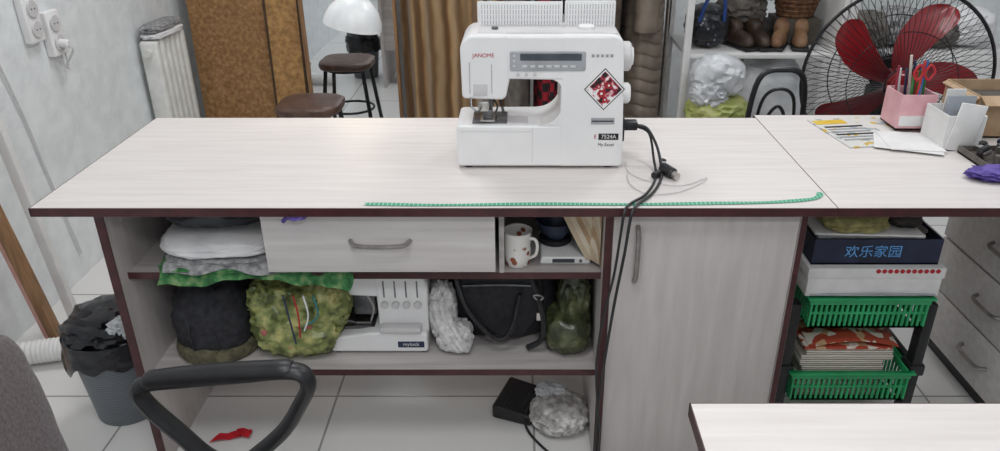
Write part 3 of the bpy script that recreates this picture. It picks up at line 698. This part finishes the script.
def garment(name,x,w,dp,z0,z1,mat,quilt=0,y=3.35,seed=0,slv=.045):
    g=B()
    def fn(u,v):
        a=u*2*math.pi; z=z0+(z1-z0)*v+(.012*math.sin(a*3+seed)*(1 if quilt else 0))
        sh=1 if v<.8 else math.sqrt(max(0,1-((v-.8)/.2)**2))*.85+.15
        q=1+(.07*(abs(math.sin(v*math.pi*quilt))**.6-.5) if quilt else 0)+.08*noise.noise((math.cos(a)*2+seed,math.sin(a)*2,z*2))+.035*math.sin(a*7+seed)
        flare=1.08-.15*v
        return (x+w/2*math.cos(a)*(.6+.4*sh)*q*flare,y+dp/2*math.sin(a)*sh*q*flare,z)
    g.add(bgrid(fn,60,160 if quilt else 24),mat,True)
    for sg in(-1,1):
        P=cat([(x,y+sg*dp*.36,z1-.10),(x,y+sg*dp*.50,z1-.22),(x-.005,y+sg*dp*.54,z1-.45),(x-.01,y+sg*dp*.52,z1-.66)],12)
        rr=[(slv+(.004*abs(math.sin(k*.6)) if quilt else 0)) for k in range(len(P))]
        g.add(btube(P,rr,12),mat,True)
    g.tube([(x,y,z1-.02),(x,y,z1+.02),(x+.01,y,1.625),(x,y,1.635),(x-.012,y,1.62)],.003,chrome,6)
    g.done(name)
garment('puffer_jacket',.53,.18,.34,.40,1.5,puffer,quilt=20,seed=1,slv=.05)
garment('brown_coat',.375,.11,.40,.35,1.5,M('coat_brown','#4a3d33','#63544a',rough=.85,scale=20,bump=.3),seed=2)
garment('black_jacket',.25,.11,.40,.45,1.5,clothdk,seed=4)
garment('red_checked_shirt',.12,.11,.38,.45,1.48,plaid,seed=3)
garment('grey_coat',-.01,.11,.40,.35,1.5,clothgr,seed=5)
b=B(); wx0,wx1,wy0,wy1=.685,1.34,3.10,3.48
for x in(wx0,wx1):
    for y in(wy0,wy1): b.box(x-.014,x+.014,y-.014,y+.014,0,1.9,white2,.003)
for z in(.12,.76,1.35,1.86):
    b.box(wx0,wx1,wy0-.01,wy1+.01,z-.018,z,white2,.002)
b.box(wx1-.04,wx1-.02,wy0,wy1,.76,1.35,white2)
b.done('shelving_unit')
b=B(); b.blob((.79,3.25,.85),(.085,.11,.085),mat=M('dotted_black','#8f93a2','#17181f',rough=.4,kind='voronoi',scale=34,lo=.10,hi=.18),amp=.1,seed=3,zmin=.761,ridge=True)
b.tube([(.74,3.16,.88),(.76,3.12,.98),(.82,3.12,.98),(.84,3.16,.88)],.008,M('navy_strap','#23407e','#2c4f96'),8); b.done('patterned_backpack')
def shoe(b,x,y,z,m1,ang):
    mx=Matrix.Translation((x,y,z))@Matrix.Rotation(math.radians(ang),4,'Z')
    b.add(bblob((0,0,.035),(.035,.11,.035),p=2.6,amp=.03,zmin=.006,taper=.3,sub=3),m1,True,mx)
    b.add(bblob((0,.05,.07),(.032,.05,.04),p=2.6,amp=.03,sub=3),m1,True,mx)
    b.add(bbox(-.036,.036,-.11,.11,0,.014,.006),black,False,mx)
b=B(); tan=M('shoe_tan','#7a5a42','#9a7759',rough=.6,scale=20); dkb=M('shoe_dark','#33271f','#4a3a2e',rough=.5,scale=20)
for i,(x,mm,a) in enumerate([(.93,dkb,20),(1.01,dkb,10),(1.10,tan,-25),(1.19,tan,-15)]): shoe(b,x,3.23,.762,mm,a)
b.done('pair_of_shoes')
b=B(); b.blob((.96,3.36,.90),(.10,.08,.07),mat=clothgr,amp=.2,seed=5,ridge=True); b.blob((1.02,3.34,.99),(.10,.08,.05),mat=M('brown_pile','#4f3d31','#7a604c',rough=.9,bump=.4,scale=30,bscale=20),amp=.2,seed=6,ridge=True)
b.blob((1.02,3.37,.81),(.12,.07,.05),mat=clothdk,amp=.1,seed=9,zmin=.761); b.done('clothes_pile')
b=B(); b.add(blathe([(0,0),(.07,0),(.09,.08),(.095,.08),(.075,-.0)],(1.19,3.34,.87),32),wicker,True)
for k in range(4): b.add(btube([(1.19+(.073+.0052*k)*math.cos(j*math.pi/16),3.34+(.073+.0052*k)*math.sin(j*math.pi/16),.88+k*.02) for j in range(32)],.008,6,closed=True),wicker,True)
b.box(1.10,1.28,3.26,3.42,.761,.869,cardin,.004)
b.done('wicker_basket')
b=B(); b.blob((.79,2.97,.70),(.10,.09,.085),mat=clearbag,amp=.14,seed=2,ridge=True,ns=2.4); b.blob((.755,2.95,.64),(.07,.08,.06),mat=clearbag,amp=.18,seed=22,ridge=True,ns=2.4); b.blob((.80,2.96,.555),(.12,.11,.075),mat=limebag,amp=.14,seed=3,ridge=True,p=2.6)
b.blob((.79,2.95,.34),(.13,.10,.16),mat=clothgr,amp=.12,seed=5,p=3); b.blob((.79,2.95,.12),(.13,.10,.12),mat=clearbag,amp=.12,seed=8,zmin=.001,p=3); b.done('plastic_bag_heap')
b=B(); b.blob((1.06,3.27,.52),(.19,.13,.20),mat=clearbag,amp=.10,seed=12,ridge=True,ns=2); b.blob((1.05,3.27,.24),(.22,.15,.12),mat=clothdk,amp=.12,seed=13,zmin=.121,p=3); b.done('wrapped_garments')
b=B(); cx,cy=.87,2.62
b.cyl((cx,cy,.44),(cx,cy,.465),.16,blackf,bev=.008,n=40)
for sc_,z1 in((1,.855),(.68,.79),(.36,.73)):
    b.tube([(cx-.08*sc_,cy-.12,.45),(cx-.095*sc_,cy-.14,.62),(cx-.075*sc_,cy-.15,z1-.035),(cx,cy-.155,z1),(cx+.075*sc_,cy-.15,z1-.035),(cx+.095*sc_,cy-.14,.62),(cx+.08*sc_,cy-.12,.45)],.010 if sc_==1 else .006,black,8)
for k in range(4):
    a=math.pi/4+k*math.pi/2; b.cyl((cx+.12*math.cos(a),cy+.12*math.sin(a),.44),(cx+.16*math.cos(a),cy+.16*math.sin(a),0),.01,black,n=10)
b.done('metal_chair')
b=B(); b.box(1.50,2.5,3.75,4.08,0,.62,white2,.004); b.box(1.505,1.995,3.735,3.75,.02,.6,white2,.003); b.box(2.005,2.495,3.735,3.75,.02,.6,white2,.003)
bow(b,(1.95,3.735,.35),(1.95,3.735,.47),(0,-.02,0)); bow(b,(2.05,3.735,.35),(2.05,3.735,.47),(0,-.02,0)); b.done('low_cupboard')
b=B()
for i,mm in enumerate([clothgr,greycl,clothgr,whitecl]): b.blob((1.75+.17*i,3.9,.70+.02*(i%2)),(.13,.13,.09),mat=mm,amp=.15,seed=i+30,zmin=.622,ridge=True)
b.done('fabric_bundle')

# pendant lamp over desk
b=B(); lc=(-.53,2.42,1.005); tl=Matrix.Rotation(math.radians(12),4,'Y')
b.add(blathe([(.092,0),(.090,.022),(.076,.054),(.048,.084),(.024,.098),(.02,.13),(.0,.135)],lc,48,tl),lampw,True)
b.add(blathe([(.090,.001),(.087,.022),(.073,.052),(.046,.081),(.0,.092)],lc,48,tl),lampw,True)
b.add(blathe([(0,.02),(.018,.026),(.026,.042),(.018,.06),(0,.07)],lc,24,tl),bulbm,True)
top=Vector(lc)+Vector((.13*math.sin(math.radians(12)),0,.13))
b.tube([top,top+Vector((.01,0,.2)),(-.50,2.42,1.6),(-.50,2.42,2.7)],.004,offw,8); b.cyl((-.5,2.42,2.675),(-.5,2.42,2.7),.05,white2)
b.done('pendant_lamp')

# ceiling fixtures, plus one added fill panel
def area(name,loc,sx,sy,e,col):
    l=bpy.data.lights.new(name,'AREA'); l.shape='RECTANGLE'; l.size=sx; l.size_y=sy; l.energy=e; l.color=col
    o=bpy.data.objects.new(name,l); o.location=loc; sc.collection.objects.link(o); return o
for i,(x,y,e) in enumerate([(-.3,.6,14),(1.3,1.6,11),(-.7,2.8,18),(1.1,3.2,15),(.3,-.8,26)]):  # last entry, behind the camera, is added fill to brighten under the desk
    B().box(x-.32,x+.32,y-.32,y+.32,2.665,2.70,white2,.004).done('ceiling_panel_and_fill')
    area('panel_and_fill_lamp',(x,y,2.66),.58,.58,e,(.965,.985,1))
l=bpy.data.lights.new('bulb','POINT'); l.energy=.9; l.color=(1,.8,.55); l.shadow_soft_size=.08
o=bpy.data.objects.new('lamp_bulb_light',l); o.location=(-.535,2.42,.985); sc.collection.objects.link(o)

w=bpy.data.worlds.new('World'); sc.world=w; w.use_nodes=True
w.node_tree.nodes['Background'].inputs[0].default_value=(.8,.85,.9,1); w.node_tree.nodes['Background'].inputs[1].default_value=.4

# ---------------------------------------------------------------- camera
cam=bpy.data.cameras.new('camera'); cam.sensor_width=36; cam.sensor_fit='HORIZONTAL'; cam.lens=36*754/1000; cam.shift_x=-.02
cam.clip_start=.02
co=bpy.data.objects.new('camera',cam); co.location=(0,0,1.48); co.rotation_euler=(math.radians(90-25.9),0,0); sc.collection.objects.link(co)
sc.camera=co
